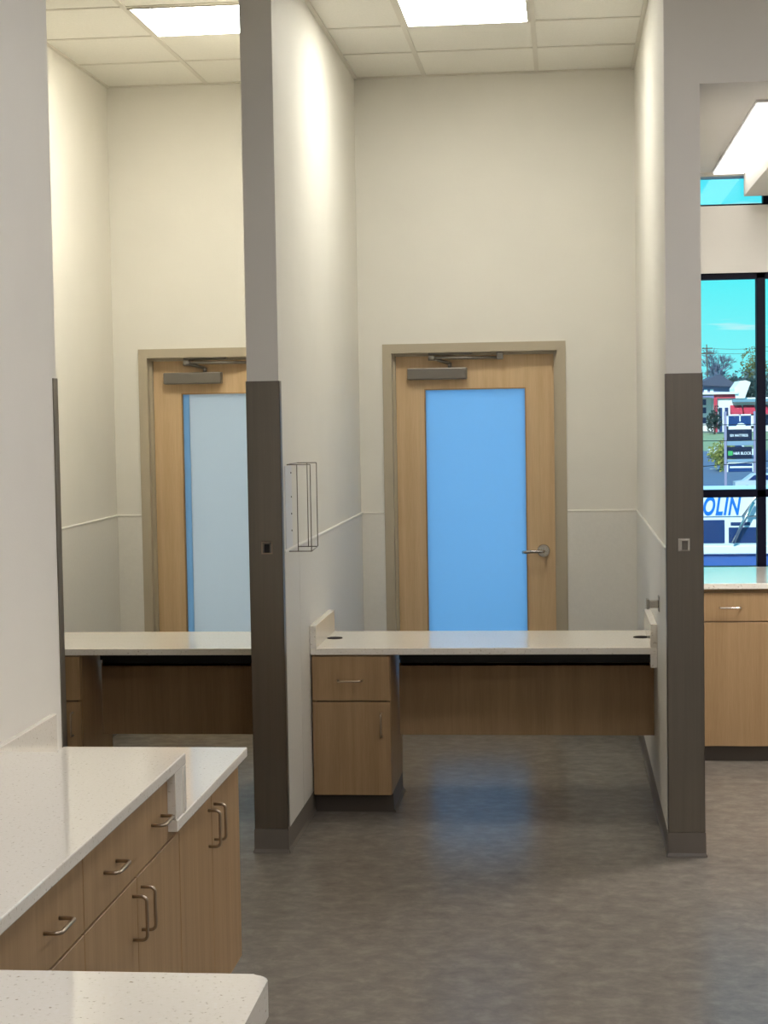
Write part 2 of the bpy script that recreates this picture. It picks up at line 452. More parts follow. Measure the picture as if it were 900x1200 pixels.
# ------------------------------------------------------------------ pulls
def pull_pts(a, b, out, r=.012):
    """arch pull from a to b standing off by vector out."""
    a, b, out = Vector(a), Vector(b), Vector(out)
    d = (b-a).normalized(); n = out.normalized()
    pts = [a]
    for c, s in ((a, 1), (b, -1)):
        arc = []
        for k in range(5):
            t = k/4*math.pi/2
            arc.append(c+out - n*r*(1-math.sin(t)) + d*s*r*(1-math.cos(t)))
        pts += arc if s == 1 else arc[::-1]
    pts.append(b)
    return pts
def add_pull(parent, a, b, out, r=.0045, mat=None):
    m = MB(); m.tube(pull_pts(a, b, out), r, 8); return m.build('pull', mat or PULL, parent)

# ------------------------------------------------------------------ bay desks
YF, YB, ZD = 7.572, 8.181, .746
def make_desk(x0, x1, label):
    t = thing('desk', ((x0+x1)/2, 7.9, 0), label, 'desk')
    a, b = x0+.0065, x1-.0065
    m = MB(); m.box(a, b, YF, YB, ZD-.030, ZD, .003, 2); top = m.build('desktop', QUARTZ, t)
    m = MB(); m.box(a, a+.030, YF, 8.19, ZD, .848, .002, 1); m.build('side_splash', QUARTZ, t)
    m = MB(); m.box(b-.030, b, YF, 8.19, ZD, .848, .002, 1); m.box(b-.030, b, YF+.004, YF+.10, .656, ZD-.030, .002, 1); m.build('side_splash', QUARTZ, t)
    m = MB(); m.box(x0+.37, b, 7.90, 7.918, .300, .634, .001, 1); m.build('modesty_panel', WOOD, t)
    m = MB(); m.box(x0+.375, b-.005, 7.86, 7.90, .655, ZD-.030); m.box(x0+.375, b-.005, 7.90, 7.93, .62, ZD-.030); m.build('support_rail', BLACKMET, t)
    for gx_ in (x0+.072, x1-.061):
        m = MB(); m.lathe([(.036, 0), (.036, .0025), (.030, .004)], (gx_, 7.92, ZD), 'z', 24); gobj = m.build('grommet', GROM, t)
def make_desk_cabinet(x0, label):
    a, b = x0+.010, x0+.361
    t = thing('desk_cabinet', ((a+b)/2, 7.85, 0), label, 'cabinet')
    z0, z1 = .089, ZD-.0305
    m = MB(); m.box(a, a+.018, YF+.022, 8.10, z0, z1); m.box(b-.018, b, YF+.022, 8.10, z0, z1); m.box(a+.018, b-.018, YF+.022, 8.10, z0, z0+.018); m.box(a+.018, b-.018, YF+.022, 8.10, z1-.018, z1); m.box(a+.018, b-.018, 8.085, 8.10, z0+.018, z1-.018)
    m.mi = 1; m.box(a+.019, b-.019, YF+.03, YF+.04, z0+.018, z1-.018)
    m.build('carcass', [WOOD, SEAM], t)
    m = MB(); m.box(a+.004, b-.002, YF+.001, YF+.021, .512, .709, .001, 1); dr = m.build('drawer', WOOD, t)
    xm = x0+.182; add_pull(dr, (xm-.052, YF+.001, .602), (xm+.052, YF+.001, .602), (0, -.032, 0))
    m = MB(); m.box(a+.004, b-.002, YF+.001, YF+.021, .090, .506, .001, 1); d = m.build('cabinet_door', WOOD, t)
    add_pull(d, (x0+.320, YF+.001, .353), (x0+.320, YF+.001, .457), (0, -.032, 0))
    m = MB(); m.box(a, b-.004, 7.64, 8.09, 0, z0); m.prism([(b-.004, 0), (b+.014, 0), (b+.003, .015), (b, .088), (b-.004, .088)], 'y', 7.636, 8.09)
    m.build('toe_kick', RUBBER_DARK, t)
make_desk(XL, XR, 'built-in quartz desk across the middle bay before the blue glass door')
make_desk(LL, LR, 'built-in quartz desk across the left bay, half hidden by the partition')
make_desk_cabinet(XL, 'maple drawer cabinet under the left end of the middle bay desk')
make_desk_cabinet(LL, 'maple drawer cabinet in the left bay, mostly behind the foreground wall')

# ------------------------------------------------------------------ wire rack
t = thing('wire_rack', (XL, 7.05, 1.218), 'empty wire box holder hung on the wall beside the middle wall guard', 'rack')
m = MB(); m.box(XL+.0005, XL+.0045, 7.00, 7.16, 1.232, 1.572, .001, 1); bp = m.build('back_plate', WHITEP, t)
for z in (1.30, 1.37, 1.44, 1.54):
    m = MB(); m.lathe([(.004, 0), (.0035, .003), (.001, .0035)], (XL+.0045, 7.135, z), 'x', 10); m.build('screw_head', CLOSER, bp)
xo = XL+.099; xb = XL+.088; y0, y1 = 7.05, 7.31; zb, zt = 1.219, 1.576
r = .0022
for z in (zb, zt):
    m = MB(); m.tube([(XL+.002, y0, z), (xo, y0, z), (xo+.0005, y0+.0005, z), (xb, y1, z), (XL+.002, y1, z)] if z == zb else [(XL+.002, y0, z), (xo, y0, z)], r, 6)
    if z == zt:
        m.tube([(XL+.004, y0, z), (XL+.004, y1, z)], r, 6); m.tube([(XL+.002, y1, z), (xb, y1, z)], r, 6)
    m.build('wire_loop', WIRE, t)
for (x, y) in ((xo, y0), (xb, y1), (XL+.044, y0), (XL+.048, y1)):
    m = MB(); m.tube([(x, y, zb), (x, y, zt)], r, 6); m.build('upright_wire', WIRE, t)

# ------------------------------------------------------------------ ceiling lights
def ceiling_light(x0, x1, y0, y1, z, mat, label, group=None):
    t = thing('ceiling_light', ((x0+x1)/2, (y0+y1)/2, z), label, 'light', group)
    m = MB(); b = .012
    m.rect(x0, x1, y0, y1, z-.009, z-.0005, b, 'z')
    m.build('light_frame', TEE, t)
    m = MB(); m.box(x0+b, x1-b, y0+b, y1-b, z-.0075, z-.001); m.build('diffuser', mat, t)
ceiling_light(-.733, -.142, 7.831, 8.417, ZC, BAYLIGHT, 'square lit ceiling panel above the middle bay')
ceiling_light(-1.953, -1.362, 7.831, 8.417, ZC, LEFTLIGHT, 'square lit ceiling panel above the left bay')
for (x, y) in ((.181, 4.76), (2.035, 4.76), (.181, 1.71), (2.035, 1.71), (.8, -1.0)):
    ceiling_light(x-.295, x+.295, y-.292, y+.292, ZC, FRONTLIGHT, 'square lit ceiling panel over the front of the room, out of view', 'ceiling panels over the front room')
ceiling_light(1.25, 1.84, 7.35, 7.94, 2.928, ADDED_SIDELIGHT, 'added square lit panel under the soffit in the window area, out of view')  # unseen panel added to brighten the side floor and cabinets
t = thing('strip_light', (.9, 8.5, ZS), 'long bright strip light on the ceiling before the windows', 'light')
m = MB(); m.box(.81, .983, 7.44, 9.60, ZS-.012, ZS-.0005); m.build('light_frame', WHITEP, t)
m = MB(); m.box(.818, .980, 7.45, 9.59, ZS-.020, ZS-.012, .003, 1); m.build('diffuser', STRIPLIGHT, t)
m = MB(); m.box(.985, 4.2, 7.3, D, 2.928, ZS)
struct('trim_7', m, PAINT, 'boxed plaster soffit beside the strip light at upper right', 'soffit')

# ------------------------------------------------------------------ windows
def make_window(name, x0, x1, z0, z1, xm, zm, label, fr=.035):
    t = thing(name, ((x0+x1)/2, D, z0), label, 'window', kind='structure')
    ya, yb = D+.03, D+.10
    m = MB()
    m.box(x0, x1, ya, yb, z1-fr, z1, .002, 1); m.box(x0, x1, ya, yb, z0, z0+.012, .002, 1)
    m.box(x0, x0+fr, ya, yb, z0, z1, .002, 1); m.box(x1-fr, x1, ya, yb, z0, z1, .002, 1)
    for x in xm: m.box(x-.024, x+.024, ya, yb, z0, z1, .002, 1)
    for z in zm: m.box(x0, x1, ya, yb, z-.021, z+.021, .002, 1)
    m.build('window_frame', MULL, t)
    xs = [x0+fr]+[v for x in xm for v in (x-.024, x+.024)]+[x1-fr]
    zs = [z0+.012]+[v for z in zm for v in (z-.021, z+.021)]+[z1-fr]
    for i in range(0, len(xs), 2):
        for j in range(0, len(zs), 2):
            m = MB(); m.box(xs[i], xs[i+1], D+.060, D+.066, zs[j], zs[j+1]); m.build('glass_pane', GLASS, t)
make_window('window_1', .62, 3.9, .895, 2.520, [1.077, 2.0, 2.95], [1.310], 'large black framed window above the counter at right')
make_window('window_2', .62, 3.9, 2.88, 3.056, [1.115, 2.0, 2.95], [], 'narrow black framed clerestory window high at right', fr=.012)

# cabinets under the window
YW = 8.776
def window_cabinet(x0, x1, label, group=None):
    t = thing('base_cabinet', ((x0+x1)/2, 9.2, 0), label, 'cabinet', group)
    m = MB(); m.box(x0, x1, YW+.021, D-.02, .080, .876); m.build('carcass', WOOD, t)
    m = MB(); m.box(x0+.002, x1-.002, YW, YW+.020, .715, .858, .001, 1); dr = m.build('drawer', WOOD, t)
    xm = x0+.255; add_pull(dr, (xm-.052, YW, .784), (xm+.052, YW, .784), (0, -.032, 0), mat=CHROME)
    m = MB(); m.box(x0+.002, x1-.002, YW, YW+.020, .083, .709, .001, 1); d = m.build('cabinet_door', WOOD, t)
    add_pull(d, (x1-.04, YW, .56), (x1-.04, YW, .66), (0, -.032, 0), mat=CHROME)
    m = MB(); m.box(x0, x1, YW+.05, D-.02, 0, .080); m.build('toe_kick', RUBBER_DARK, t)
window_cabinet(.562, 1.095, 'maple base cabinet under the window counter at right')
window_cabinet(1.097, 1.63, 'maple base cabinet further right under the window counter, out of view')
m = MB(); m.box(.5435, 1.66, YW-.02, D-.001, .877, .906, .003, 2)
m.box(.5435, 3.9, D-.001, D+.03, .896, .906)
tag(m.build('countertop', QUARTZ, root=(1.1, 9.2, .877)), 'pale quartz countertop running under the black framed window', 'countertop')

# ------------------------------------------------------------------ foreground counters
CX, FX = -.997, -1.022          # slab edge, cabinet fronts
ZU, ZL = .897, .742
YU, YE = 4.436, 5.310
PY = 2.653
WX = NX+.0005
m = MB(); m.box(WX, CX, PY+.001, YU, ZU-.030, ZU, .003, 2)
t = thing('countertop', (-1.3, 3.6, ZU-.03), 'long higher quartz countertop along the left foreground wall', 'countertop')
m.build('slab', QUARTZ, t)
m = MB(); m.box(WX, CX, YU-.030, YU, ZL+.001, ZU-.0301, .002, 1); m.box(CX-.30, CX-.003, YU-.112, YU-.031, ZL+.001, ZU-.0301, .002, 1); m.build('drop_panel', QUARTZ, t)
m = MB(); m.box(WX, WX+.020, PY+.001, YU, ZU, ZU+.12, .002, 1); m.build('backsplash', QUARTZ, t)
t = thing('countertop', (-1.3, 4.9, ZL-.03), 'lower quartz countertop at the far end of the left foreground counter', 'countertop')
m = MB(); m.box(WX, CX, YU-.112, YE, ZL-.030, ZL, .003, 2); m.build('slab', QUARTZ, t)
m = MB(); m.box(WX, WX+.020, YU+.001, 5.185, ZL, .868, .002, 1); m.build('backsplash', QUARTZ, t)

def front_cabinet(y0, y1, ztop, drawer, label):
    t = thing('base_cabinet', (-1.3, (y0+y1)/2, 0), label, 'cabinet')
    m = MB(); m.box(WX, FX-.022, y0, y1, .09, ztop); m.build('carcass', WOOD, t)
    ym = (y0+y1)/2; w = y1-y0
    zt = ztop-.006
    if drawer:
        m = MB(); m.box(FX-.021, FX, y0+.002, y1-.002, .690, zt, .001, 1); dr = m.build('drawer', WOOD, t)
        for yc in (ym-.236, ym+.208): add_pull(dr, (FX, yc-.052, .772), (FX, yc+.052, .772), (.034, 0, 0))
        zt = .684
    ph = .547 if drawer else .550
    for a, b, py in ((y0+.002, ym-.0015, ym-.045), (ym+.0015, y1-.002, ym+.038)):
        m = MB(); m.box(FX-.021, FX, a, b, .088, zt, .001, 1); d = m.build('cabinet_door', WOOD, t)
        add_pull(d, (FX, py, ph), (FX, py, ph+.104), (.034, 0, 0))
    m = MB(); m.box(WX, FX-.07, y0, y1-.001, 0, .09); m.build('toe_kick', RUBBER_DARK, t)
front_cabinet(3.538, 4.444, ZU-.0305, True, 'maple cabinet with one wide drawer over two doors, nearest the step down')
front_cabinet(2.66, 3.536, ZU-.0305, True, 'maple drawer cabinet cut off by the left edge of the picture')
front_cabinet(4.447, 5.285, ZL-.0305, False, 'maple two door cabinet under the lower far countertop')

# peninsula in the foreground
t = thing('countertop', (-1.0, 2.2, ZU-.06), 'speckled quartz countertop corner at the bottom left of the picture', 'countertop')
m = MB()
cx_, cy_, r_ = -.468, PY, .028
poly = [(WX, 1.75), (cx_-r_, 1.75)] + [(cx_-r_+r_*math.sin(a), 1.75+r_-r_*math.cos(a)) for a in [k*math.pi/12 for k in range(7)]] + \
       [(cx_-r_+r_*math.cos(a), cy_-r_+r_*math.sin(a)) for a in [k*math.pi/12 for k in range(7)]] + [(WX, cy_)]
tb = MB(); tb.prism(poly, 'z', ZU-.058, ZU)
ed = [e for e in tb.bm.edges if abs(e.verts[0].co.z-e.verts[1].co.z) < 1e-5]
bmesh.ops.bevel(tb.bm, geom=ed, offset=.004, segments=2, profile=.5, affect='EDGES')
tb.build('slab', QUARTZ, t)
m = MB(); m.prism([(-.74, ZU-.059), (-.476, ZU-.059), (-.476, ZU-.072), (-.70, ZU-.12), (-.74, ZU-.12)], 'y', 2.585, 2.612); m.build('bracket', BLACKMET, t)
t = thing('base_cabinet', (-1.1, 2.2, 0), 'maple base hidden below the speckled countertop corner in the foreground', 'cabinet')
m = MB(); m.box(WX, -.74, 1.80, PY-.03, .09, ZU-.0585); m.build('carcass', WOOD, t)
m = MB(); m.box(WX, -.79, 1.85, PY-.08, 0, .09); m.build('toe_kick', RUBBER_DARK, t)

# ------------------------------------------------------------------ outside
def prof(y):
    P_ = [(9.8, -1.0), (62, -1.0), (72, -.75), (80, -.25), (95, .6), (110, 1.0), (160, 2.2), (400, 3.0)]
    for (a, b), (c, d_) in zip(P_, P_[1:]):
        if y <= c: return b+(d_-b)*(y-a)/(c-a)
    return 3.0
def strip_ground(name, ya, yb, mat, label, dz=0, x0=-60, x1=90, kind='structure'):
    m = MB(); n = 12
    ys = [ya+(yb-ya)*k/n for k in range(n+1)]
    if name == 'lawn': ys = [ya+(yb-ya)*k/n for k in range(n+1)]
    poly = [(y, prof(y)+dz) for y in ys]+[(y, prof(y)-.3) for y in reversed(ys)]
    m.prism(poly, 'x', x0, x1)
    o = m.build(name, mat); tag(o, label, name, kind=kind); return o
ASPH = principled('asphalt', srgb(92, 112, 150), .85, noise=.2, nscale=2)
ROADM = principled('road_surface', srgb(96, 112, 140), .8, noise=.12, nscale=1)  # even grey blue road colour with slight noise
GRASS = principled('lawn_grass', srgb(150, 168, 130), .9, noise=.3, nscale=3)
strip_ground('parking_lot', 9.82, 64, ASPH, 'blue grey asphalt lot outside the window')
strip_ground('road', 64, 82, ROADM, 'grey road crossing behind the shop sign')
strip_ground('lawn', 82, 94, GRASS, 'pale strip of lawn beyond the road')
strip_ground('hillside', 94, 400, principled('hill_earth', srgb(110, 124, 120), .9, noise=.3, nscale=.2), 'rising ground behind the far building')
m = MB()
for k in range(8): m.box(-6+4*k, -3.4+4*k, 72.9, 73.1, prof(73)+.005, prof(73)+.02)
tag(m.build('lane_marking', WHITEP), 'white dashed lane marking on the road outside', 'road marking', kind='structure')

VANW = principled('van_white', srgb(226, 236, 240), .35)
VANSHADE = principled('van_shade_blue', srgb(58, 98, 168), .4)  # shade on the van's lower body put into this blue
VANG = principled('van_dark_glass', srgb(30, 52, 104), .12)
LETB = principled('letter_blue', srgb(0, 112, 204), .4)
def text(body, size, loc, mat, parent, shear=0, extr=.01, align='LEFT', bold=0, name='lettering', wide=1, space=1.08):
    cu = bpy.data.curves.new(name, 'FONT'); cu.body = body; cu.size = size; cu.extrude = extr; cu.shear = shear; cu.align_x = align; cu.offset = bold; cu.space_character = space
    cu.materials.append(mat); o = bpy.data.objects.new(name, cu); COL.objects.link(o)
    off = Vector((0, 0, 0)); q = parent
    while q is not None: off += q.location; q = q.parent
    bpy.context.view_layer.update()
    me = bpy.data.meshes.new_from_object(o.evaluated_get(bpy.context.evaluated_depsgraph_get()))
    bpy.data.objects.remove(o); bpy.data.curves.remove(cu); me.name = name
    me.transform(Matrix.Rotation(math.pi/2, 4, 'X') @ Matrix.Diagonal((wide, 1, 1, 1)))
    if not me.materials: me.materials.append(mat)
    o = bpy.data.objects.new(name, me); COL.objects.link(o)
    o.parent = parent; o.location = Vector(loc)-off; return o
# van
vy = 22.
t = thing('van', (1.2, 23, -1.0), 'white service van with blue OLIN lettering seen low through the window', 'van')
m = MB(); m.box(-1.9, 3.1, vy, vy+2, .06, .74, .05, 3); m.box(-1.9, 3.1, vy-.03, vy+2.03, -.035, .075, .015, 2)
m.box(3.0, 4.1, vy+.1, vy+1.9, -.6, .35, .08, 3); m.build('body', VANW, t)
m = MB(); m.box(-1.88, 3.08, vy+.02, vy+1.98, -.72, -.036, .02, 2); m.build('lower_panel', VANSHADE, t)
m = MB(); m.box(-1.8, 2.385, vy-.02, vy-.0005, .44, .735, .004, 1); sp = m.build('sign_panel', VANW, t)
text('OLIN', .315, (1.705, vy-.022, .465), LETB, sp, shear=.28, extr=.004, bold=.009, wide=.575, space=1.12)
for a, b, c, d_ in ((.9, 1.60, .105, .395), (1.63, 1.985, .105, .395), (2.035, 2.44, .105, .30), (2.06, 2.30, .325, .365)):
    m = MB(); m.box(a, b, vy-.012, vy-.0006, c, d_, .004, 1); m.build('side_window', VANG, t)
m = MB(); m.tube([(2.085, vy-.06, .11), (2.20, vy-.10, .36), (2.335, vy-.10, .62)], .022, 8); m.build('support_arm', CHROME, t)
m = MB(); m.tube([(2.385, vy-.03, .44), (2.385, vy-.03, .70), (2.20, vy-.03, .44), (2.385, vy-.03, .44)], .012, 6); m.build('bracket', CHROME, t)
TYRE = principled('tyre', srgb(28, 28, 32), .8)
for wx in (-1.0, 2.2, 3.5):
    for wy in (vy+.02, vy+1.78):
        m = MB(); m.lathe([(.20, 0), (.30, .01), (.33, .05), (.33, .15), (.30, .19), (.20, .20)], (wx, wy, -.67), 'y', 20); m.build('wheel', TYRE, t)

# pylon sign
sy = 62.
t = thing('pylon_sign', (6.1, sy, -1.0), 'pylon sign with stacked shop panels between two pale posts outside', 'sign')
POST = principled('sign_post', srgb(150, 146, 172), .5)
NAVY = principled('sign_navy', srgb(14, 24, 56), .4); NAVY2 = principled('sign_blue', srgb(26, 62, 118), .4)
SIGNW = principled('sign_white', srgb(240, 248, 250), .5); GREEN = principled('sign_green', srgb(70, 178, 96), .5)
for a, b in ((5.60, 5.69), (6.62, 6.71)):
    m = MB(); m.box(a, b, sy, sy+.12, -1.05, 1.70, .01, 1); m.build('sign_post', POST, t)
m = MB(); m.box(5.69, 6.62, sy+.02, sy+.10, 1.10, 1.60, .01, 1); p = m.build('top_panel', NAVY2, t)
m = MB()
for q in ((5.69, 6.62, 1.55, 1.60), (5.69, 6.62, 1.10, 1.19), (5.69, 5.75, 1.10, 1.60), (6.53, 6.62, 1.10, 1.60), (6.13, 6.17, 1.35, 1.60)): m.box(q[0], q[1], sy-.005, sy+.0195, q[2], q[3])
m.lathe([(.16, -.01), (.13, .012)], (6.18, sy, 1.20), 'y', 16, (1, .6)); m.build('panel_frame', SIGNW, p)
m = MB(); m.box(5.70, 6.56, sy+.01, sy+.11, .68, 1.07, .01, 1); p = m.build('shop_panel', NAVY, t)
text('SIX MATTRESS', .118, (5.80, sy+.006, .82), SIGNW, p, bold=.002, extr=.003, wide=.84, space=1)
m = MB(); m.box(5.70, 6.56, sy+.01, sy+.11, .04, .46, .01, 1); p = m.build('shop_panel', NAVY, t)
m = MB(); m.box(5.73, 5.89, sy-.004, sy+.0095, .155, .315); m.build('logo_square', GREEN, p)
text('H&R BLOCK', .135, (5.915, sy+.006, .185), SIGNW, p, bold=.002, extr=.003, wide=.84, space=1)
m = MB(); m.box(5.69, 6.60, sy+.02, sy+.10, -.42, -.09, .01, 1); p = m.build('shop_panel', NAVY2, t)
m = MB()
for q in ((5.69, 6.60, -.125, -.09), (5.69, 5.73, -.42, -.09), (6.57, 6.60, -.42, -.09)): m.box(q[0], q[1], sy-.005, sy+.0195, q[2], q[3])
m.box(5.79, 6.56, sy+.005, sy+.0195, -.285, -.225)
m.build('panel_frame', SIGNW, p)
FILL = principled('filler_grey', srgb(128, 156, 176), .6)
for a, b in ((.50, .66), (-.08, .02)):
    m = MB(); m.box(5.69, 6.62, sy+.03, sy+.09, a, b, .01, 1); m.build('filler_panel', FILL, t)

# far shop building
by = 95.
t = thing('shop_building', (9.2, 100, .6), 'white shop with red band, red awnings and a steep white gable', 'building')
BW = principled('building_white', srgb(228, 232, 232), .7); BR = principled('building_red', srgb(196, 62, 84), .6)
BD = principled('building_dark_glass', srgb(48, 66, 116), .3); BT = principled('teal_fascia', srgb(110, 150, 170), .5)
m = MB(); m.box(8.05, 22, by, by+9, .3, 2.40); m.box(2, 8.04, by+1.5, by+9, .3, 2.45); m.build('wall', BW, t)
m = MB(); m.box(2, 9.3, by-.3, by+9, 2.60, 2.72); m.build('roof', BW, t)
m = MB(); m.box(8.05, 9.3, by-.12, by, 2.38, 2.60); m.box(8.03, 8.21, by-.14, by-.01, .4, 2.40); m.build('red_band', BR, t)
m = MB(); m.prism([(9.18, 2.36), (9.66, 2.36), (9.98, 3.22), (9.72, 3.32), (9.40, 3.30), (9.10, 2.90)], 'y', by-.2, by+2.5); m.build('gable', BW, t)
m = MB(); m.box(9.0, 22, by-.6, by-.02, 2.16, 2.32); m.build('fascia', BT, t)
for k in range(4):
    a = 8.90+k*.66 if k == 0 else 8.90+.02+k*.66
    m = MB(); m.prism([(by-.02, 2.0), (by-.7, 1.62), (by-.7, 1.50), (by-.02, 1.50)], 'x', a, a+.60); m.build('awning', BR, t)
for x in (8.30, 8.62):
    m = MB(); m.box(x, x+.18, by-.02, by+.01, .5, 1.88); m.build('door_opening', BD, t)
for x in (9.0, 9.7, 10.4):
    m = MB(); m.box(x, x+.6, by-.02, by+.01, .9, 1.45); m.build('shop_window', BD, t)
for z in (1.2, 1.75, 2.2):
    m = MB(); m.box(6.0, 7.75, by+1.47, by+1.51, z-.16, z+.16); m.build('shop_window', BD, t)
# house behind
t = thing('house', (8.3, 118, 1.2), 'small grey house with a dark pitched roof behind the white shop', 'house')
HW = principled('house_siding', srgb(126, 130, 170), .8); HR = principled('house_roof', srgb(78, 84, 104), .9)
m = MB(); m.box(8.9, 11.2, 118, 124, .9, 3.55); m.build('wall', HW, t)
m = MB(); m.prism([(8.8, 3.45), (11.6, 3.25), (11.2, 3.6), (10.35, 4.1), (10.15, 4.1)], 'y', 117.6, 124.4); m.build('roof', HR, t)
for x in (9.35, 9.75):
    m = MB(); m.box(x, x+.22, 117.97, 118.01, 2.9, 3.15); m.build('window', SIGNW, t)

# trees
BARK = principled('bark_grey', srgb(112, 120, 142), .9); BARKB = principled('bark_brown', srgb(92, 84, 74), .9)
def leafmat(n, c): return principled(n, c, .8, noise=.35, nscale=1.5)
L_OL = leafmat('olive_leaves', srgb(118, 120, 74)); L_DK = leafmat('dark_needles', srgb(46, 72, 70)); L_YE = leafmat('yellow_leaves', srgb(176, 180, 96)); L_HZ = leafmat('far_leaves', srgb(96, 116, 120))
def branch(m, p, d, ln, r, depth):
    q = p+d*ln
    m.tube([p, (p+q)/2+Vector((random.uniform(-.05, .05)*ln,)*3), q], r, 5 if depth > 2 else 3, r2=r*.7)
    if depth == 0: return
    for k in range(3 if depth > 1 else 4):
        a = random.uniform(0, 2*math.pi); sp = random.uniform(.35, .75)
        o = d.orthogonal().normalized(); o.rotate(Matrix.Rotation(a, 3, d))
        nd = (d+o*sp+Vector((0, 0, .12))).normalized()
        branch(m, p+d*ln*random.uniform(.6, 1), nd, ln*random.uniform(.62, .84), max(.011, r*.58), depth-1)
def bare_tree(x, y, h, label, group=None):
    z = prof(y)-.1
    t = thing('bare_tree', (x, y, z), label, 'tree', group)
    m = MB(); branch(m, Vector((x, y, z)), Vector((0, 0, 1)), h*.34, h*.034, 6); m.build('branches', BARK, t)
def leafy(name, x, y, h, rx, mat, label, crown=.35, n=1500, cat='tree', sz=.2):
    z = prof(y)-.05
    t = thing(name, (x, y, z), label, cat)
    m = MB(); m.tube([(x, y, z), (x+.04, y, z+h*.45), (x, y, z+h*.85)], .03*h, 7, r2=.008*h); m.build('trunk', BARKB, t)
    m = MB(); cz = z+h*(crown+(1-crown)/2); rz = h*(1-crown)/2
    lobes = [(random.uniform(-.5, .5)*rx, random.uniform(-.5, .5)*rx, random.uniform(-.5, .55)*rz, random.uniform(.45, .7)) for _ in range(9)]
    for k in range(n):
        lx, ly, lz, s = random.choice(lobes)
        v = Vector((random.gauss(0, 1), random.gauss(0, 1), random.gauss(0, 1))).normalized()*random.uniform(.7, 1.05)*s
        c = Vector((x+lx+v.x*rx, y+ly+v.y*rx, cz+lz+v.z*rz))
        nrm = Vector((random.gauss(0, 1), random.gauss(0, 1), random.gauss(0, 1))).normalized(); u = nrm.orthogonal().normalized(); w = nrm.cross(u)
        a = sz*random.uniform(.6, 1.3)
        vs = [m.bm.verts.new(c+u*a*.5), m.bm.verts.new(c+w*a*.3+nrm*a*.08), m.bm.verts.new(c-u*a*.5), m.bm.verts.new(c-w*a*.3+nrm*a*.08)]
        m.bm.faces.new(vs)
    m.build('foliage', mat, t)
bare_tree(12.6, 142, 4.7, 'bare grey tree left of the olive tree, above the house roof', None)
bare_tree(11.15, 147, 3.5, 'bare grey tree nearest the utility pole on the skyline')
bare_tree(13.8, 151, 4.2, 'low bare tree on the skyline close beside the olive tree')
leafy('broad_tree', 15.1, 140, 5.0, 1.25, L_OL, 'olive green leafy tree beside the window mullion', .2, 2200)
leafy('conifer_tree', 11.2, 106, 2.6, .5, L_DK, 'dark green conifer right of the white gable', .1, 1400, sz=.16)
for k, (x, hy) in enumerate(((6.5, 131), (9.7, 136), (12.6, 131), (16.2, 135))):
    leafy('hedge_tree', x, hy, 3.0, 1.8, L_HZ, ['far grey green tree behind the house at its left', 'far grey green tree right above the house roof', 'far grey green tree below the olive tree', 'far grey green tree hidden past the mullion'][k], .05, 1500, sz=.28)
leafy('shrub', 6.35, 72, 1.55, .72, L_YE, 'yellow green round shrub low left of the pylon sign', .02, 1600, 'shrub', .13)
leafy('evergreen_shrub', 7.9, 93, 1.5, .45, L_DK, 'dark green shrub before the left corner of the white shop', .02, 900, 'shrub', .12)

# utility pole with wires
t = thing('utility_pole', (10.32, 126.5, prof(126.5)), 'thin wooden utility pole with crossarms at the window edge', 'pole')
m = MB(); m.tube([(10.32, 126.5, prof(126.5)-.2), (10.22, 126.5, 6.45)], .06, 7, r2=.04); m.build('pole', BARKB, t)
m = MB(); m.box(9.85, 10.73, 126.44, 126.56, 5.77, 5.85); m.box(9.90, 10.63, 126.44, 126.56, 6.14, 6.21); m.build('crossarm', BARKB, t)
m = MB()
for z, zz in ((5.87, 6.4), (6.22, 6.7)):
    m.tube([(9.95+7*k/8, 126.5+k, z+(zz-z)*k/8-.25*math.sin(math.pi*k/8)) for k in range(9)], .012, 5)
m.build('wire', BLACKMET, t)
# street wires in front of the shops
for i, (za, zb_) in enumerate(((1.02, 1.12), (.55, .62), (-.35, .02))):
    m = MB(); m.tube([(2+10*k/10, 52+.6*k, za+(zb_-za)*k/10*2-.15*math.sin(math.pi*k/10)+.35) for k in range(11)], .012, 5)
    tag(m.build('overhead_wire', BLACKMET), ['upper black cable crossing in front of the red awnings', 'middle black cable crossing above the shop panels', 'lowest black cable crossing the green logo panel'][i], 'cable')
for (x, y, lb) in ((1.95, 51.9, 'short cable pole hidden behind the right partition'), (12.05, 58.1, 'short cable pole beyond the right edge of the window view')):
    t = thing('cable_pole', (x, y, -1.0), lb, 'pole')
    m = MB(); m.tube([(x, y, -1.05), (x, y, 2.2)], .07, 8, r2=.05); m.build('pole', BARKB, t)
    m = MB(); m.box(x-.25, x+.25, y-.04, y+.04, 1.95, 2.03); m.build('crossarm', BARKB, t)
# cars
def car(x, y, mat, label, dirn=1):
    z = prof(y)
    t = thing('car', (x, y, z), label, 'car')
    m = MB(); m.prism([(x-1.0, z+.14), (x+1.0, z+.14), (x+1.0, z+.38), (x+.62, z+.44), (x+.36, z+.66), (x-.42, z+.66), (x-.72, z+.44), (x-1.0, z+.40)], 'y', y-.4, y+.4); m.build('body', mat, t)
    m = MB(); m.prism([(x-.58, z+.46), (x+.50, z+.46), (x+.32, z+.62), (x-.39, z+.62)], 'y', y-.41, y-.4005); m.build('side_window', VANG, t)
    for wx in (x-.62, x+.62):
        for wy in (y-.42, y+.32): 
            m = MB(); m.lathe([(.10, 0), (.15, .02), (.15, .08), (.10, .10)], (wx, wy, z+.15), 'y', 14); m.build('wheel', TYRE, t)
car(6.55, 58, principled('car_silver', srgb(210, 220, 226), .3, metal=.3), 'silver car parked in front of the pylon sign')
car(8.9, 66, principled('car_red', srgb(190, 48, 60), .3), 'red car on the road right of the pylon sign')
car(7.35, 78, VANW, 'small white car on the road at the window edge')

